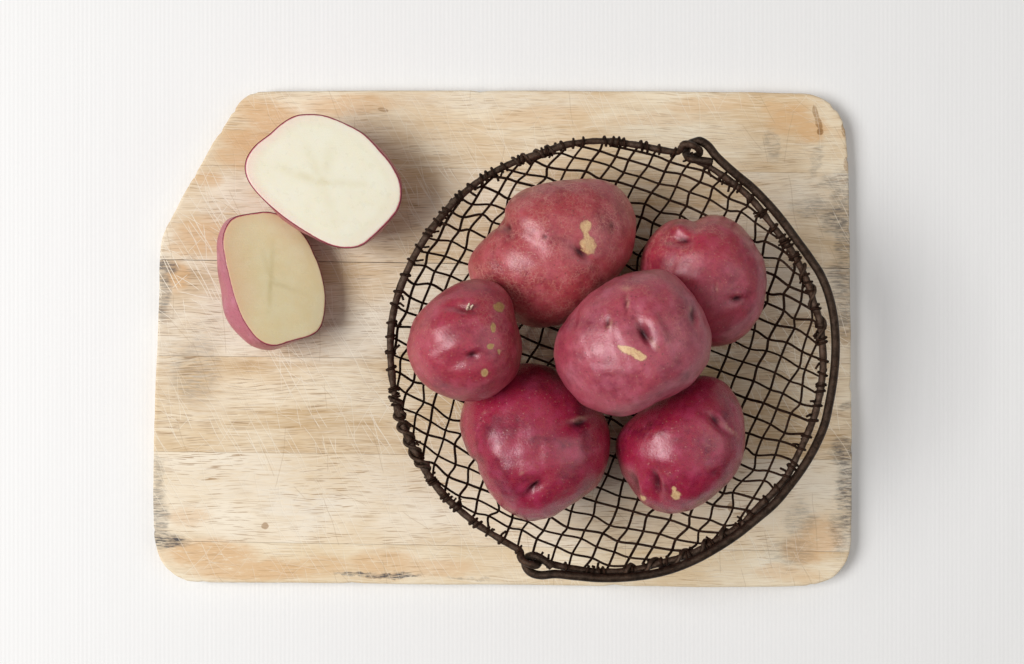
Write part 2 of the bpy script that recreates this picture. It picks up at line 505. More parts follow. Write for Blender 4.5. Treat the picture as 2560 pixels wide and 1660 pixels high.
def skin_mat(name, deep, red, tan, net, tint=0.5, rough=.36):
    m = NT(name)
    o = m.mapping(m.obj(), scale=(100, 100, 100))   # cm
    n1 = m.noise(o, .75, 4, .6)
    n2 = m.noise(o, 5.0, 5, .7)
    n3 = m.noise(o, 22, 3, .7)
    c = m.mix(m.mr(n1, .25, .60), deep, red)
    c = m.mix(m.math('MULTIPLY', m.mr(n2, .45, .75), .5), c, tan)
    c = m.mix(m.math('MULTIPLY', m.mr(n3, .45, .7), .30), c, (deep[0] * .55, deep[1] * .5, deep[2] * .6))
    n4 = m.noise(o, 9, 3, .7)
    c = m.mix(m.math('MULTIPLY', m.mr(n4, .52, .68), .32), c, tan)
    c = m.mix(m.math('MULTIPLY', m.mr(n4, .48, .32), .35), c, (deep[0] * .55, deep[1] * .5, deep[2] * .6))
    c = m.mix(m.math('MULTIPLY', m.mr(m.noise(m.mapping(o, loc=(4, 9, 2)), 1.1, 4, .65), .48, .66), .45), c, (min(1, red[0] * 1.25), red[1] * 1.9 + .02, red[2] * 1.8 + .02))
    rus = m.attr("russet")
    c = m.mix(m.math('MULTIPLY', m.math('MULTIPLY', rus, m.mr(n2, .4, .75)), .40), c, tan)
    dv = m.vmath('ADD', o, m.vmath('MULTIPLY', m.noise(o, 3.0, 3, .65, color=True), (.30, .30, .30)))
    vn = m.voro(dv, 3.0, 'DISTANCE_TO_EDGE').outputs['Distance']
    vn2 = m.voro(dv, 5.5, 'DISTANCE_TO_EDGE').outputs['Distance']
    line = m.math('MAXIMUM', m.mr(vn, .0, .06, .8, 0), m.math('MULTIPLY', m.mr(vn2, .0, .08, 1, 0), .7))
    lmask = m.math('MULTIPLY', m.math('MULTIPLY', line, m.mr(m.noise(o, 1.3, 3), .36, .6)), m.math('MULTIPLY', rus, net * 1.9))
    c = m.mix(m.math('MINIMUM', lmask, 1.0), c, (.57, .225, .190))
    vs = m.voro(o, 4.2, 'F1')
    spot = m.math('MULTIPLY', m.mr(vs.outputs['Distance'], .10, .20, 1, 0), m.math('GREATER_THAN', m.noise(o, 2.1, 1), .47))
    c = m.mix(m.math('MULTIPLY', spot, .40), c, (.55, .27, .21))
    vd = m.voro(m.mapping(o, loc=(3, 7, 1)), 2.6, 'F1')
    dspot = m.mr(vd.outputs['Distance'], .07, .15, 1, 0)
    c = m.mix(m.math('MULTIPLY', dspot, .55), c, (.13, .03, .03))
    eye = m.attr("eye")
    c = m.mix(m.math('MULTIPLY', eye, .95, clamp=True), c, (.030, .006, .010))
    sc = m.math('ADD', m.attr("scab"), m.math('MULTIPLY', m.math('SUBTRACT', m.noise(o, 3.6, 4, .65), .5), 1.1))
    scm = m.math('MULTIPLY', m.mr(sc, .28, .70), m.mr(n2, .25, .45, .55, .95))
    scol = m.mix(m.mr(m.noise(o, 5, 3), .4, .7), (.76, .53, .26), (.66, .42, .19))
    gm = m.attr("green")
    scol = m.mix(gm, scol, (.36, .23, .055))
    sed = m.math('MULTIPLY', m.mr(sc, .24, .38), m.mr(sc, .62, .40))
    c = m.mix(m.math('MULTIPLY', sed, .45), c, (.20, .05, .035))
    scol = m.mix(m.math('MULTIPLY', m.mr(n4, .48, .62), .55), scol, (.52, .24, .13))
    c = m.mix(scm, c, scol)
    lip = m.attr("lip")
    c = m.mix(m.math('MULTIPLY', lip, .7, clamp=True), c, (.62, .40, .26))
    h = m.math('ADD', m.math('MULTIPLY', n3, .5), m.math('ADD', m.math('MULTIPLY', lmask, .25), m.math('MULTIPLY', spot, .35)))
    h = m.math('ADD', h, m.math('ADD', m.math('MULTIPLY', n2, .40), m.math('MULTIPLY', n4, .6)))
    h = m.math('SUBTRACT', h, m.math('MULTIPLY', scm, .5))
    ro = m.math('ADD', rough - .11, m.math('ADD', m.math('MULTIPLY', n3, .10), m.math('MULTIPLY', scm, .2)))
    mat = m.out(c, ro, m.bump(h, .35, .0006), Specular_IOR_Level=m.math('MULTIPLY', m.math('SUBTRACT', 1.0, m.math('MULTIPLY', eye, .8, clamp=True)), 1.0))
    m.b.inputs['Specular Tint'].default_value = (1, .86, .90, 1)
    m.b.inputs['Coat Weight'].default_value = 0
    m.b.inputs['Coat Roughness'].default_value = rough - .04
    m.b.inputs['Subsurface Weight'].default_value = 0.03
    m.b.inputs['Subsurface Radius'].default_value = (1.0, .3, .25)
    m.b.inputs['Subsurface Scale'].default_value = .0025
    return mat

def make_potato(label, outline, cpx, zc, hu, hd, mat, feats, russet, seed, group, p=2.15, bump=.0008, tilt=(0, 0)):
    """outline traced round the silhouette; hu/hd = half heights above and below the widest ring"""
    zc = zc - .007
    c = P(cpx[0], cpx[1], zc)
    dense = catmull(np.array(outline, float), 6, True)
    wp = np.array([P(x, y, zc)[:2] for x, y in dense])
    g, R1, R2 = polar_outline(wp, c[:2])
    V, F = ico(6)
    th = np.arctan2(V[:, 1], V[:, 0]); ch = np.hypot(V[:, 0], V[:, 1]); sh = V[:, 2]
    r1 = np.interp(th, g, R1, period=2 * np.pi); r2 = np.interp(th, g, R2, period=2 * np.pi)
    w = np.clip(ch, 0, 1) ** 4
    R = r1 * w + r2 * (1 - w)
    # superellipse section
    nrm = (np.abs(ch) ** p + np.abs(sh) ** p) ** (-1 / p)
    rad = R * ch * nrm
    zz = np.where(sh > 0, hu, hd) * sh * nrm
    X = np.stack([np.cos(th) * rad, np.sin(th) * rad, zz], 1)
    X[:, 2] += (X[:, 0] * tilt[0] + X[:, 1] * tilt[1]) * (1 - np.clip(ch, 0, 1) ** 6)
    # gentle lumps, kept small at the silhouette
    nd = X / np.linalg.norm(X, axis=1, keepdims=True)
    lum = smooth_noise3(X, 90, seed, 3) * bump
    X += nd * (lum * (0.25 + 0.75 * np.abs(sh)))[:, None]
    X += nd * (smooth_noise3(X, 520, seed + 5, 2) * .00018)[:, None]
    # project to photo pixels to place the features seen on the upper side
    def proj(X):
        s = K * (CAM_H - (X[:, 2] + zc))
        return (X[:, 0] + c[0]) / s + 1280, -(X[:, 1] + c[1]) / s + 830
    px, py = proj(X)
    upm = np.clip(sh * 6 + 1.2, 0, 1)
    eye = np.zeros(len(X)); scab = np.zeros(len(X)); lip = np.zeros(len(X)); green = np.zeros(len(X))
    for f in feats:
        kind, fx, fy, L, Wd, a, dep = f[:7]
        ca, sa = math.cos(math.radians(a)), math.sin(math.radians(a))
        dx, dy = px - fx, py - fy
        u = (dx * ca + dy * sa) / L; v = (-dx * sa + dy * ca) / Wd
        q = np.exp(-(u * u + v * v)) * upm
        if kind == 'dent':
            X -= nd * (q * dep * .62)[:, None]
        elif kind == 'eye':     # pit with a raised brow on its upper-right side
            X -= nd * (q * dep * .9)[:, None]
            v2 = v + 1.25
            X += nd * (np.exp(-(u * u * .8 + v2 * v2 * 1.1)) * upm * dep * .35)[:, None]
            eye = np.maximum(eye, np.clip(1.15 * np.exp(-(u * u * 1.0 + v * v * 1.0)) * upm * f[7], 0, 1))
        elif kind == 'scab':
            scab = np.maximum(scab, np.clip(1.0 - (u * u + v * v) * .5, 0, 1) * (upm > .5))
            if len(f) > 7: green = np.maximum(green, np.clip(q * 2.2 * f[7], 0, 1))
        elif kind == 'lip':
            X += nd * (q * dep)[:, None]
            lip = np.maximum(lip, q * .55)
        elif kind == 'mark':
            X -= nd * (q * dep)[:, None]
            eye = np.maximum(eye, q * f[7])
        elif kind == 'bump':
            X += nd * (q * dep)[:, None]
    rus = np.clip(russet(px, py, X) + .25 * smooth_noise3(X, 160, seed + 9, 2), 0, 1)
    X = X + np.array([0, 0, 0])
    base = zc - hd
    o = mesh_obj("potato", X + np.array([0, 0, hd]), F, mat, None, (c[0], c[1], base))
    for nm, ar in (("eye", eye), ("scab", scab), ("lip", lip), ("green", green), ("russet", rus)):
        attr(o.data, nm, ar)
    tag(o, label, "potato", group)
    return o, c

GRP = "whole red potatoes in the wire basket"
m_net = skin_mat("netted_red_skin", (.25, .016, .032), (.45, .052, .072), (.46, .13, .09), .8, rough=.40)
m_red = skin_mat("pink_red_skin", (.22, .009, .034), (.42, .032, .068), (.40, .09, .065), .5, rough=.37)
m_dull = skin_mat("dusky_pink_skin", (.24, .020, .050), (.44, .060, .100), (.42, .11, .095), .4, rough=.39)
m_deep = skin_mat("deep_red_skin", (.15, .003, .026), (.35, .012, .052), (.34, .05, .038), .3, rough=.34)

A = [(1491,448),(1526,456),(1553,475),(1574,505),(1588,538),(1591,573),(1586,612),(1574,648),(1550,681),(1520,720),(1480,765),
     (1440,797),(1404,811),(1374,817),(1342,819),(1310,811),(1270,793),(1230,768),(1195,730),(1172,690),(1170,672),(1173,645),(1187,624),(1213,597),
     (1240,570),(1259,545),(1266,516),(1282,496),(1312,478),(1348,463),(1392,456),(1443,451)]
make_potato("red potato with tan netted skin and a yellow scar touching a dark eye", A, (1385, 635), .0575, .034, .032, m_net,
  [('eye',1456,631,22,9,47,.0022,1.0),('dent',1440,612,60,26,45,.0022),('scab',1472,612,17,22,-20,0),('scab',1464,566,13,16,20,0),('scab',1466,588,6,10,0,0),('mark',1362,592,5,5,0,.0007,1.1),
   ('dent',1262,560,44,20,40,.0045),('eye',1262,562,10,7,60,.0012,.8),('dent',1320,608,70,26,30,.0020),('mark',1531,562,6,10,-20,.0008,.7),('mark',1477,612,3,3,0,.0003,.8),
   ('bump',1330,540,60,45,20,.0020),('bump',1265,665,60,50,0,.0015)],
  lambda x, y, X: np.full(len(x), .65), 3, GRP, tilt=(.0, .05))
B = [(1661,558),(1688,547),(1718,549),(1736,555),(1754,544),(1781,538),(1813,543),(1840,558),(1864,582),(1882,608),(1897,636),(1905,655),
     (1910,679),(1911,723),(1906,768),(1891,804),(1864,834),(1837,855),(1807,865),(1779,866),(1735,855),(1690,830),(1655,790),(1625,740),(1605,690),(1602,650),(1606,630),(1617,608),(1637,579)]
make_potato("red potato with a notched end and one small dark eye, no yellow scar", B, (1758, 705), .0555, .033, .030, m_red,
  [('dent',1700,600,34,15,10,.0038),('eye',1708,596,20,6,10,.0012,.9),('bump',1697,572,18,14,0,.0022),('dent',1738,560,16,22,0,.0024),('eye',1846,748,13,7,-5,.0018,1.1),
   ('dent',1840,748,40,20,-5,.0013),('mark',1788,722,3,18,0,.0006,.35),('lip',1793,722,2,16,0,.0003),('bump',1760,610,40,50,30,.0014),('dent',1760,715,80,14,-8,.0010),('bump',1830,670,50,40,0,.001)],
  lambda x, y, X: np.clip(.75 - .006 * (y - 600), .05, .8), 13, GRP, tilt=(.0, .0))
C = [(1629,674),(1661,678),(1694,694),(1718,724),(1740,757),(1762,792),(1776,830),(1778,858),(1773,893),(1757,926),(1732,956),(1694,983),
     (1642,1002),(1612,1021),(1580,1036),(1544,1039),(1503,1032),(1462,1013),(1427,980),(1403,945),(1390,912),(1387,874),(1394,836),(1411,810),
     (1438,773),(1476,733),(1520,703),(1566,685),(1599,678)]
make_potato("dusky pink potato lying highest on the pile, with a slit eye and yellow scar", C, (1583, 857), .0985, .034, .031, m_dull,
  [('eye',1612,833,28,10,62,.0030,1.0),('dent',1606,822,62,26,62,.0026),('lip',1638,862,16,4,58,.0006),('bump',1640,815,46,16,62,.0022),('scab',1573,876,22,10,20,0),('scab',1596,888,20,11,25,0),('scab',1552,868,9,6,0,0),
   ('eye',1519,806,5,13,8,.0018,.8),('lip',1528,810,4,12,0,.0008),('lip',1524,817,10,3,-8,.0005),('mark',1565,758,3.5,22,-2,.0016,.75),('lip',1570,755,3,18,-2,.0003),('lip',1566,722,14,5,8,.0003),
   ('eye',1734,785,8,24,-4,.0016,.75),('lip',1727,772,4,6,-20,.0006),('mark',1584,792,4,5,0,.0005,.7),('dent',1436,800,8,30,15,.0018),('bump',1470,880,70,60,0,.0012)],
  lambda x, y, X: np.clip(.25 + .0012 * (x - 1600) + .002 * (860 - y), .0, .7), 23, GRP, tilt=(.02, .0))
D = [(1190,698),(1222,701),(1252,714),(1273,738),(1284,768),(1291,807),(1303,843),(1307,875),(1303,914),(1288,944),(1261,971),(1228,992),
     (1193,1002),(1154,1002),(1115,992),(1079,974),(1049,950),(1029,914),(1020,878),(1021,849),(1030,819),(1046,789),(1064,768),(1094,741),(1127,717),(1157,704)]
potD, cD = make_potato("small red potato with several greenish yellow spots, nearest the two cut halves", D, (1163, 855), .0858, .031, .028, m_red,
  [('dent',1160,768,42,14,8,.0030),('eye',1166,770,24,8,8,.0010,.45),('eye',1182,889,13,9,-20,.0018,.9),('dent',1178,892,46,20,-22,.0024),('scab',1247,768,13,12,30,0,1),('scab',1233,818,7,13,0,0,1),('scab',1227,866,9,7,-20,0,.9),
   ('scab',1247,880,4,6,0,0,.6),('scab',1211,932,9,10,0,0,.4),('bump',1100,840,50,60,20,.0016)],
  lambda x, y, X: np.clip(.15 + .006 * (x - 1190), .05, .9), 33, GRP, tilt=(.05, .0))
E = [(1312,908),(1348,910),(1383,923),(1410,938),(1445,960),(1482,1000),(1508,1038),(1523,1071),(1525,1109),(1520,1145),(1511,1178),(1494,1208),(1461,1235),(1419,1264),
     (1383,1285),(1348,1298),(1312,1297),(1276,1282),(1249,1258),(1225,1229),(1207,1193),(1195,1160),(1175,1130),(1157,1097),(1151,1067),(1152,1033),(1163,1002),(1190,965),(1230,932),(1275,913)]
make_potato("lumpy crimson potato with one large dimple near its lower end and unscarred skin", E, (1342, 1110), .0575, .034, .032, m_deep,
  [('eye',1334,1222,19,8,-42,.0034,1.0),('dent',1338,1218,38,24,-42,.0028),('eye',1452,1056,20,8,-12,.0020,1.1),('lip',1450,1046,24,4,-12,.0005),('dent',1452,1060,40,22,-12,.0014),('eye',1188,1158,6,14,-20,.0016,.9),
   ('bump',1240,1120,46,70,-10,.0022),('dent',1300,1060,30,60,0,.0016),('mark',1291,1050,6,22,0,.0003,.35),('lip',1304,1182,6,3,-30,.0003),('bump',1430,1160,80,90,0,.0012),('lip',1215,1032,6,2,-20,.0002)],
  lambda x, y, X: np.clip(.12 + .003 * (x - 1420), .0, .5), 43, GRP, tilt=(.0, -.03))
Fo = [(1538,1109),(1544,1145),(1553,1180),(1572,1214),(1588,1238),(1604,1255),(1628,1270),(1658,1281),(1691,1282),(1727,1273),(1763,1250),(1798,1226),
      (1828,1196),(1846,1166),(1858,1124),(1860,1080),(1858,1044),(1852,1013),(1834,983),(1813,956),(1792,944),(1763,938),(1730,942),(1690,962),(1630,1010),(1580,1045),(1548,1080)]
make_potato("glossy dark red potato with a puckered hollow beside two tiny yellow nicks", Fo, (1700, 1112), .0555, .033, .030, m_deep,
  [('dent',1636,1205,16,34,-12,.0046),('eye',1638,1212,8,30,-12,.0022,.75),('dent',1578,1205,18,34,-25,.0040),('eye',1580,1210,10,26,-25,.0010,.5),('dent',1800,1062,46,12,42,.0026),('eye',1792,1046,16,6,45,.0016,1.0),
   ('lip',1828,1075,26,2.5,42,.0004),('scab',1690,1238,12,11,0,0),('scab',1686,1223,6,9,-20,0),('scab',1608,1243,8,8,30,0),('mark',1624,1090,5,5,0,.0004,.25),('mark',1790,1185,9,7,0,.0008,.4),('bump',1640,1090,50,60,0,.0014),
   ('bump',1606,1225,10,30,-20,.0016)],
  lambda x, y, X: np.clip(.10 + .002 * (x - 1760), .0, .4), 53, GRP)
# pale sprout bud in the upper eye of the spotted potato
m = NT("sprout_bud"); sprout_mat = m.out((.72, .58, .45), .5)
def make_sprout():
    pts, fcs = [], []
    for k, (dx, dy, l) in enumerate(((0, 0, 11), (6, 5, 12), (-2, 6, 8))):
        b = P(1170 + dx * .8, 769 + dy * .6, .1023); t = P(1173 + dx * 1.6, 769 - l + dy, .1073)
        path = catmull([b, (b + t) / 2 + np.array([0, 0, .0012]), t], 4)
        v, f = tube(path, np.linspace(.0009, .0003, len(path)), 6)
        fcs += [tuple(i + len(pts) for i in q) for q in f]; pts += [tuple(x - np.array(potD.location)) for x in v]
    mesh_obj("sprout", pts, fcs, sprout_mat, potD)
make_sprout()

# ------------------------------------------------------------------ cut potato halves
def flesh_mat(name, a, b, pink, vein, side):
    m = NT(name)
    o = m.mapping(m.obj(), scale=(100, 100, 100))
    e = m.math('ADD', m.attr("edge"), m.math('MULTIPLY', m.math('SUBTRACT', m.noise(o, 3.5, 4, .7), .5), .022)); pk = m.attr("pinkside")
    n = m.noise(o, .8, 3)
    c = m.mix(m.mr(n, .3, .7), a, b)
    c = m.mix(m.math('MULTIPLY', m.attr("vein"), m.math('MULTIPLY', m.mr(m.noise(o, 1.2, 3), .3, .6, .4, 1), 1.0)), c, vein)
    c = m.mix(m.math('MULTIPLY', m.mr(pk, .35, 1.0), m.math('MULTIPLY', m.mr(e, .2, 1.0), side)), c, pink)
    grain = m.noise(o, 22, 2)
    c = m.mix(m.math('MULTIPLY', m.mr(grain, .55, .7), .12), c, vein)
    c = m.mix(m.math('MULTIPLY', m.mr(e, .80, 1.0), m.math('MULTIPLY', pk, .55)), c, pink)
    c = m.mix(m.mr(e, .978, .995), c, (.50, .06, .12))
    drag = m.noise(m.mapping(o, rot=.5, scale=(1.2, 22, 1)), 1.0, 3, .6)
    ring = m.math('MULTIPLY', m.mr(e, .78, .85), m.mr(e, .92, .86))
    c = m.mix(m.math('MULTIPLY', ring, .07), c, vein)
    glint = m.voro(o, 7.0, 'F1').outputs['Distance']
    hh = m.math('ADD', m.math('MULTIPLY', grain, .6), m.math('ADD', m.math('MULTIPLY', drag, .7), m.mr(glint, .02, .10, .6, 0)))
    ro = m.mr(m.noise(o, 2.0, 3), .35, .65, .26, .48)
    mat = m.out(c, ro, m.bump(hh, .3, .0003), Specular_IOR_Level=.5)
    m.b.inputs['Subsurface Weight'].default_value = 0.22
    m.b.inputs['Subsurface Radius'].default_value = (1.0, .75, .45)
    m.b.inputs['Subsurface Scale'].default_value = .004
    return mat

def make_half(label, outline, cpx, normal, zc, depth, fmat, smat, bulge, veins, seed, pinkdir, p=2.3, dents=(), shear=(0, 0)):
    zc = zc - .007
    c = P(cpx[0], cpx[1], zc)
    nrm = np.array(normal, float); nrm /= np.linalg.norm(nrm)
    ex = np.array([1.0, 0, 0]); ex -= nrm * ex.dot(nrm); ex /= np.linalg.norm(ex)
    ey = np.cross(nrm, ex)
    camp = np.array([0, 0, CAM_H])
    dense = catmull(np.array(outline, float), 6, True)
    uv = []
    for x, y in dense:                      # where each sight line meets the tilted cut plane
        q = P(x, y, 0.0); d = q - camp
        t = np.dot(c - camp, nrm) / np.dot(d, nrm)
        w = camp + d * t - c
        uv.append((w.dot(ex), w.dot(ey)))
    g, R1, R2 = polar_outline(np.array(uv), np.zeros(2), harm=34.0)
    nt = 220
    ths = np.linspace(-np.pi, np.pi, nt, endpoint=False)
    r1 = np.interp(ths, g, R1, period=2 * np.pi); r2 = np.interp(ths, g, R2, period=2 * np.pi)
    root = None
    rings, inner = [], []
    nr = 46
    rngl = np.random.default_rng(seed)
    # skin dome below the cut
    V = []
    for i in range(nr + 1):
        ph = i / nr * math.pi / 2
        ch, sh = math.cos(ph), math.sin(ph)
        k = (abs(ch) ** p + abs(sh) ** p) ** (-1 / p)
        w = ch ** 1.5
        R = (r1 * w + r2 * (1 - w)) * ch * k
        zz = -depth * sh * k
        bl = np.array([bulge(t) for t in ths]) * math.sin(min(ph * 2, math.pi))
        R = R + bl * ch ** .3 if i < nr else R * 0
        for j, t in enumerate(ths):
            V.append((math.cos(t) * R[j] + shear[0] * zz, math.sin(t) * R[j] + shear[1] * zz, zz))
    V = np.array(V)
    ln = smooth_noise3(V, 110, seed, 3)
    fade = np.clip(-V[:, 2] / (depth * .25), 0, 1)
    dirn = V / (np.linalg.norm(V, axis=1, keepdims=True) + 1e-9)
    V = V + dirn * (ln * .0010 * fade)[:, None]
    for (du, dv, dz_, L, dep) in dents:
        q = np.exp(-(((V[:, 0] - du) ** 2 + (V[:, 1] - dv) ** 2 + (V[:, 2] - dz_) ** 2) / L ** 2))
        V = V - dirn * (q * dep * fade)[:, None]
    Fc = []
    for i in range(nr):
        for j in range(nt):
            j2 = (j + 1) % nt
            Fc.append((i * nt + j, (i + 1) * nt + j, (i + 1) * nt + j2, i * nt + j2))
    M = np.stack([ex, ey, nrm], 1)
    W = V @ M.T
    low = W[:, 2].min()
    W[:, 2] = np.maximum(W[:, 2], BOARD_Z + .0004 - c[2])     # the underside rests on the wood
    root = empty("potato_half", (c[0], c[1], BOARD_Z))
    lc = np.array([0, 0, c[2] - BOARD_Z])
    sk = mesh_obj("skin", W + lc, Fc, smat, root)
    for nm in ("eye", "scab", "lip", "green"): attr(sk.data, nm, np.zeros(len(W)))
    attr(sk.data, "russet", np.full(len(W), .25))
    # flesh
    fr = 40
    FV, edge, pk, vn = [], [], [], []
    for i in range(fr + 1):
        s = (i / fr) ** .7
        for j, t in enumerate(ths):
            dm = .00025 * (1 - s ** 4) + (-.0004 if s > .995 else 0)
            rr = r1[j] * s * .994
            wob = .00012 * math.sin(7 * t + seed) * s
            FV.append((math.cos(t) * rr, math.sin(t) * rr, dm + .0002 + wob * .3))
            edge.append(s)
            pk.append(.25 + .75 * max(0, math.cos(t - pinkdir)) ** 1.0)
            x, y = math.cos(t) * rr * 1000, math.sin(t) * rr * 1000
            val = 0
            for (ax, ay, bx, by, wd, st) in veins:
                dx, dy = bx - ax, by - ay
                tt = max(0, min(1, ((x - ax) * dx + (y - ay) * dy) / (dx * dx + dy * dy + 1e-6)))
                dd = math.hypot(x - ax - tt * dx, y - ay - tt * dy)
                val = max(val, st * math.exp(-(dd / wd) ** 2) * (1 - .6 * tt))
            vn.append(val)
    FF = []
    for i in range(fr):
        for j in range(nt):
            j2 = (j + 1) % nt
            FF.append((i * nt + j, (i + 1) * nt + j, (i + 1) * nt + j2, i * nt + j2))
    FW = np.array(FV) @ M.T + lc
    fl = mesh_obj("flesh", FW, FF, fmat, root)
    attr(fl.data, "edge", edge); attr(fl.data, "pinkside", pk); attr(fl.data, "vein", vn)
    tag(root, label, "potato half", "cut potato halves on the board")
    return root

H1 = [(776,285),(738,289),(702,310),(672,337),(642,359),(621,385),(612,409),(614,438),(630,468),(657,498),(687,525),(717,549),(753,573),
      (791,596),(827,613),(857,620),(887,619),(911,610),(934,590),(961,564),(988,534),(1001,507),(1004,477),(1000,453),(988,427),(973,403),(952,379),(931,355),(905,331),(872,313),(839,298),(809,288)]
fm1 = flesh_mat("pale_flesh", (.86, .82, .65), (.87, .84, .69), (.86, .56, .50), (.66, .58, .34), .06)
fm2 = flesh_mat("dull_flesh", (.84, .71, .41), (.86, .76, .48), (.80, .50, .29), (.66, .55, .27), .60)
m_cut = skin_mat("cut_potato_skin", (.30, .030, .070), (.50, .110, .165), (.46, .160, .160), .3, rough=.40)
make_half("potato half lying cut side up, its broad creamy white face level", H1, (806, 452), (.02, -.01, 1), .0525, .0350, fm1, m_cut,
  lambda t: .0006 + .0042 * max(0, math.cos(t - .62)) ** 8 + .0016 * max(0, math.cos(t + 2.2)) ** 6, [(0, -1, -20, 6, 2.2, .5), (0, -1, 22, -2, 2.2, .45), (0, -1, 4, 18, 3, .3), (0, -1, -8, 18, 3, .28), (0, -1, 6, -20, 3, .25), (0, 0, 1, 1, 4, .5)], 5, math.pi * .95)
H2 = [(666,529),(630,533),(589,541),(571,556),(560,579),(556,603),(562,646),(572,691),(586,744),(604,792),(624,825),(648,852),(678,865),(702,862),(732,852),
      (776,840),(800,822),(811,789),(814,744),(809,705),(797,661),(788,641),(773,608),(753,579),(722,550),(694,535)]
make_half("potato half with a shaded yellowish tilted face, partly covered by the white half", H2, (690, 700), (.40, .06, .91), .0445, .0300, fm2, m_cut,
  lambda t: .0012 + .0062 * max(0, math.cos(t + 2.15)) ** 2 + .0008 * max(0, -math.cos(t)) ** 2, [(-3, -1, -2, 20, 1.5, .7), (-3, -1, -4, -17, 1.4, .85), (-3, -1, 16, -7, 1.4, .6), (-3, 2, -8, 16, 1.5, .5), (-3, -1, -3, -4, 2.5, .4)], 8, math.pi,
  dents=((-.033, -.008, -.012, .008, .003),))

# ------------------------------------------------------------------ wire basket
RIM_Z = .069
RIM = [(1482,353),(1425,360),(1377,374),(1333,390),(1294,402),(1246,424),(1204,448),(1169,475),(1133,507),(1097,550),(1070,585),(1040,633),(1018,678),(999,724),
       (986,770),(978,819),(976,873),(978,917),(982,956),(989,1004),(1001,1046),(1012,1076),(1029,1112),(1049,1151),(1070,1187),(1092,1217),(1121,1250),(1157,1282),(1199,1315),(1246,1345),(1288,1369),
       (1330,1390),(1383,1411),(1431,1421),(1482,1428),(1541,1430),(1601,1421),(1650,1408),(1700,1394),(1739,1379),(1781,1357),(1816,1336),(1858,1308),(1885,1279),(1912,1253),(1936,1229),(1968,1190),(1992,1142),
       (2013,1098),(2034,1046),(2046,1000),(2054,955),(2058,908),(2056,861),(2050,807),(2037,765),(2025,723),(2010,685),(1990,646),(1974,620),(1948,585),(1924,555),(1897,519),(1870,489),(1834,459),(1793,430),(1754,406),
       (1710,387),(1649,374),(1602,364),(1560,358),(1535,354)]
R_RIM, R_WIRE, R_HAN = .0018, .00066, .0022

def metal_mat(name, a, b, rust, rough, spec=.3, met=.7):
    m = NT(name)
    o = m.mapping(m.obj(), scale=(100, 100, 100))
    n = m.noise(o, 3.0, 4, .65); n2 = m.noise(o, 14, 4, .7); n3 = m.noise(o, .9, 2)
    c = m.mix(m.mr(n, .35, .65), a, b)
    c = m.mix(m.math('MULTIPLY', m.mr(n2, .5, .7), m.mr(n3, .35, .6)), c, rust)
    ro = m.math('ADD', rough, m.math('MULTIPLY', n2, .25))
    return m.out(c, ro, m.bump(m.math('ADD', n2, m.math('MULTIPLY', n, .6)), .6, .0006), Metallic=met, Specular_IOR_Level=spec)
mt_rim = metal_mat("aged_iron", (.036, .020, .012), (.100, .066, .048), (.12, .050, .024), .40)
mt_han = metal_mat("dark_iron", (.022, .013, .008), (.060, .038, .026), (.085, .036, .018), .33)
mt_wire = metal_mat("rusty_wire", (.016, .007, .004), (.042, .020, .012), (.095, .040, .020), .5, .2, .6)

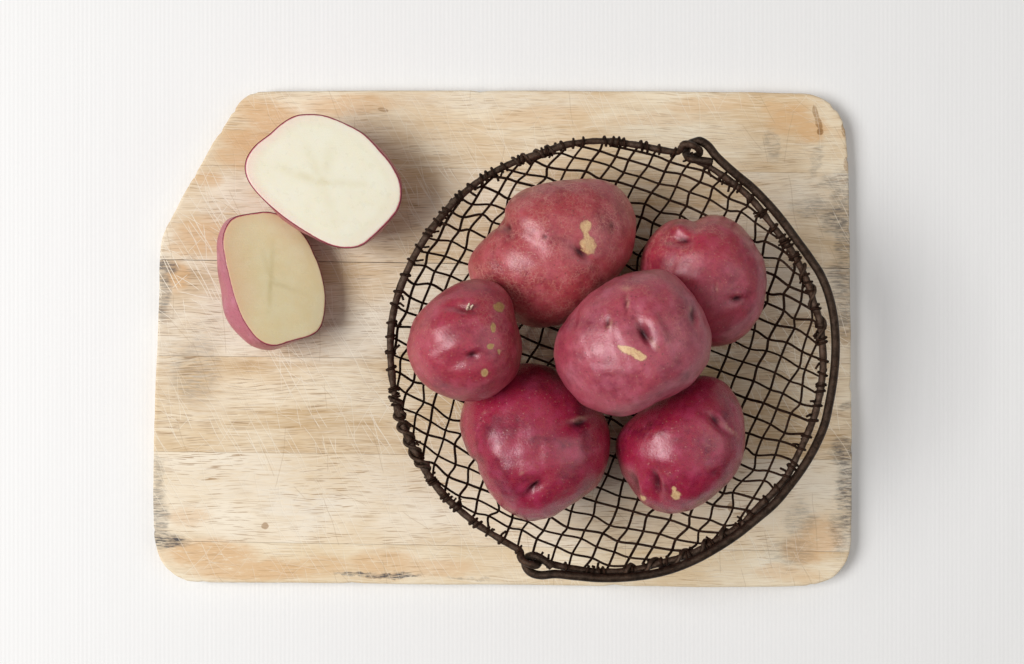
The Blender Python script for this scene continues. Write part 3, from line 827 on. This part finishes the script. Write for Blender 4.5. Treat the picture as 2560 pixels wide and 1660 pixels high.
def make_basket():
    rim_px = catmull(np.array(RIM, float), 6, True)
    rim_w = np.array([P(x, y, RIM_Z) for x, y in rim_px])
    C = rim_w[:, :2].mean(0)
    d = rim_w[:, :2] - C
    th = np.arctan2(d[:, 1], d[:, 0]); rr = np.hypot(d[:, 0], d[:, 1])
    od = np.argsort(th); TH, RR = th[od], rr[od]
    Rm = RR.mean()
    def Rth(t): return np.interp(t, TH, RR, period=2 * np.pi)
    root = empty("wire_basket", (C[0], C[1], BOARD_Z))
    tag(root, "round dark rusty wire mesh basket of potatoes, its handle folded down along the rim", "basket")
    org = np.array([C[0], C[1], BOARD_Z])
    def add(name, v, f, mat): return mesh_obj(name, np.asarray(v) - org, f, mat, root)
    # bowl profile (radius fraction -> height) and its arc length
    ZB = BOARD_Z + R_WIRE * 2.0 + .0002; HB = RIM_Z - .0005 - ZB
    rho = np.linspace(0, 1, 400)
    zpro = ZB + HB * rho ** 3.2
    arc = np.concatenate([[0], np.cumsum(np.hypot(np.diff(rho * Rm), np.diff(zpro)))])
    S = arc[-1]
    def bowl(p2, lift=0.0):
        s = math.hypot(p2[0], p2[1]); t = math.atan2(p2[1], p2[0])
        q = np.interp(min(s, S), arc, rho); z = np.interp(min(s, S), arc, zpro)
        R = Rth(t) * q + (Rm - Rth(t)) * q * (1 - q)
        return np.array([C[0] + math.cos(t) * R, C[1] + math.sin(t) * R, z + lift])
    # ---- rim: one bent rod with a curl (eye) at each handle pivot
    i0 = RIM.index((1710, 387)); i1 = RIM.index((1330, 1390))
    ctrl, rz = [], RIM_Z
    for i, (x, y) in enumerate(RIM):
        if i == i1:
            for (a, b, dz) in ((1301,1379,.0002),(1301,1393,.0028),(1309,1404,.0048),(1325,1411,.0052),(1342,1413,.0030),(1347,1405,-.0006),(1338,1398,-.0030),(1330,1393,-.0034),(1343,1397,-.002)):
                ctrl.append(P(a, b, rz + dz))
        elif i == i0:
            for (a, b, dz) in ((1736,399,-.002),(1726,394,-.0034),(1738,391,-.003),(1748,385,-.0006),(1749,376,.0030),(1738,367,.0052),(1724,361,.0052),(1711,361,.0040),(1703,370,.0018),(1692,380,.0)):
                ctrl.append(P(a, b, rz + dz))
        else:
            ctrl.append(P(x, y, rz + .0006 * math.sin(i * .7)))
    rp = catmull(np.array(ctrl), 6, True)
    rad = R_RIM * (1 + .07 * np.convolve(np.tile(rng.normal(0, 1, len(rp)), 3), np.ones(4) / 2, 'same')[len(rp):2 * len(rp)])
    rim = add("rim", *tube(rp, np.clip(rad, R_RIM * .85, R_RIM * 1.2), 12, True), mt_rim)
    # ---- bail handle
    HP = [(1781,405,.0046),(1762,402,.0048),(1744,400,.0044),(1726,397,.0025),(1717,388,-.0010),(1716,374,-.0034),(1724,361,-.0030),(1737,355,.0004),(1751,353,.0020),(1770,365,.0024),(1790,390,.0022),(1816,415,.002),(1846,441,.0016),(1879,468,.001),(1912,501,.0008),
          (1939,531,.0005),(1965,564,.0003),(1989,597,.0002),(2013,629,0),(2031,655,0),(2050,684,0),(2067,723,0),(2079,765,0),(2086,807,0),(2089,855,0),(2088,900,0),(2083,950,0),(2074,1004,.0004),(2061,1062,.001),
          (2037,1118,.0018),(2007,1169,.0026),(1974,1214,.0032),(1936,1259,.0038),(1888,1300,.0042),(1843,1336,.0045),(1793,1369,.0046),(1739,1399,.0046),(1679,1423,.0045),(1620,1437,.0044),(1558,1444,.0042),(1497,1445,.004),
          (1437,1440,.0035),(1389,1435,.0028),(1354,1438,.0018),(1329,1432,.0004),(1315,1417,-.001),(1314,1402,-.0024),(1322,1392,-.0016),(1340,1390,.0018),(1358,1399,.0038),(1372,1410,.0042),(1380,1418,.0042)]
    hp = catmull(np.array([P(a, b, RIM_Z + dz) for a, b, dz in HP]), 7)
    hr = np.full(len(hp), R_HAN); hr[:30] *= .9; hr[-22:] *= .88
    add("handle", *tube(hp, hr, 12), mt_han)
    # ---- woven wires
    SP = .0090; SPA = .0093; SPB = .0107
    aA, aB = math.radians(-19.5), math.radians(66.0)
    nA = np.array([-math.sin(aA), math.cos(aA)]); nB = np.array([-math.sin(aB), math.cos(aB)])
    dA = np.array([math.cos(aA), math.sin(aA)]); dB = np.array([math.cos(aB), math.sin(aB)])
    Minv = np.linalg.inv(np.stack([nA, nB]))
    NN = int(S / SPA) + 2
    jit = {}
    def cross(i, j):
        if (i, j) not in jit:
            jit[(i, j)] = Minv @ np.array([(i + .35) * SPA, (j + .2) * SPB]) + rng.normal(0, .0011, 2)
        return jit[(i, j)]
    rim_xy = rp
    def rim_frame(t):
        c = np.array([C[0] + math.cos(t) * Rth(t), C[1] + math.sin(t) * Rth(t), RIM_Z])
        e = .02
        a = np.array([math.cos(t + e) * Rth(t + e), math.sin(t + e) * Rth(t + e), 0]); b = np.array([math.cos(t - e) * Rth(t - e), math.sin(t - e) * Rth(t - e), 0])
        tg = (a - b) / np.linalg.norm(a - b)
        return c, tg, np.array([tg[1], -tg[0], 0])
    def wrap(t):
        """the wire end bent round the rim rod, last point first-in order from the mesh outwards"""
        c, tg, nn = rim_frame(t)
        rho_ = R_RIM + R_WIRE * .85
        over = random.random() < .6
        adv = random.choice((-1, 1)) * random.uniform(.0014, .0028)
        turns = random.choice((1.05, 1.1, 1.15, 1.2, 1.9))
        pts = []
        a0 = -40 if over else -75
        for q in np.linspace(0, 1, int(13 * turns)):
            a = math.radians(a0 + (1 if over else -1) * 360 * turns * q)
            pts.append(c + rho_ * (-nn * math.cos(a) + np.array([0, 0, 1]) * math.sin(a)) + tg * adv * turns * (q - .2) * 1.1)
        tail = pts[-1] + (pts[-1] - pts[-2]) * .6 - nn * random.uniform(.0006, .0026) + tg * random.uniform(-.002, .002) + np.array([0, 0, random.uniform(-.002, .002)])
        pts.append(tail)
        return pts
    def wire(fam, i):
        n_, d_ = (nA, dA) if fam == 0 else (nB, dB)
        o = (i + .35) * SPA if fam == 0 else (i + .2) * SPB
        if abs(o) > S * .965: return
        half = math.sqrt(S * S - o * o)
        js = []
        for j in range(-NN - 6, NN + 7):
            p = cross(i, j) if fam == 0 else cross(j, i)
            if np.hypot(*p) < S - .0040: js.append((j, p))
        if len(js) < 1: return
        js.sort(key=lambda q: q[1] @ d_)
        e0 = n_ * o - d_ * half; e1 = n_ * o + d_ * half
        body = []
        for (j, p) in js:
            lift = R_WIRE * 1.1 * (1 if (i + j) % 2 == 0 else -1) * (1 if fam == 0 else -1)
            body.append(bowl(p, lift))
        t0, t1 = math.atan2(e0[1], e0[0]), math.atan2(e1[1], e1[0])
        w0, w1 = wrap(t0), wrap(t1)
        # soft kinks: tighter spline through crossings with a midpoint
        path = [*w0[::-1]]
        core = catmull(np.array([w0[0], *body, w1[0]]), 5)
        allp = np.concatenate([np.array(w0[::-1])[:-1], core, np.array(w1)[1:]])
        r = R_WIRE * random.uniform(.9, 1.1)
        add("mesh_wire", *tube(allp, r, 6), mt_wire)
    for i in range(-NN, NN + 1):
        wire(0, i); wire(1, i)
    # ---- extra binding wire coiled along parts of the rim
    def coil(p0, p1, pitch, r, ph=0):
        w0 = P(*p0, RIM_Z)[:2] - C; w1 = P(*p1, RIM_Z)[:2] - C
        t0, t1 = math.atan2(w0[1], w0[0]), math.atan2(w1[1], w1[0])
        if t1 - t0 > math.pi: t1 -= 2 * math.pi
        if t0 - t1 > math.pi: t1 += 2 * math.pi
        L = abs(t1 - t0) * Rm; n = int(L / pitch * 16)
        pts = []
        a_r = 0
        for k in range(n + 1):
            t = t0 + (t1 - t0) * k / n
            c, tg, nn = rim_frame(t)
            a = 2 * math.pi * L / pitch * k / n + ph + .9 * math.sin(k * .11)
            pts.append(c + (R_RIM + r * .8) * (nn * math.cos(a) + np.array([0, 0, 1]) * math.sin(a)))
        add("binding_wire", *tube(pts, r, 6), mt_rim)
    coil((985, 990), (1072, 1190), .0115, .0010)
    coil((995, 1030), (1060, 1170), .0135, .0011, 2)
    coil((1285, 406), (1392, 368), .0060, .0008)
    coil((1560, 1428), (1860, 1306), .0130, .0012, 1)
    coil((2000, 665), (2058, 860), .0150, .0009, 0)
make_basket()
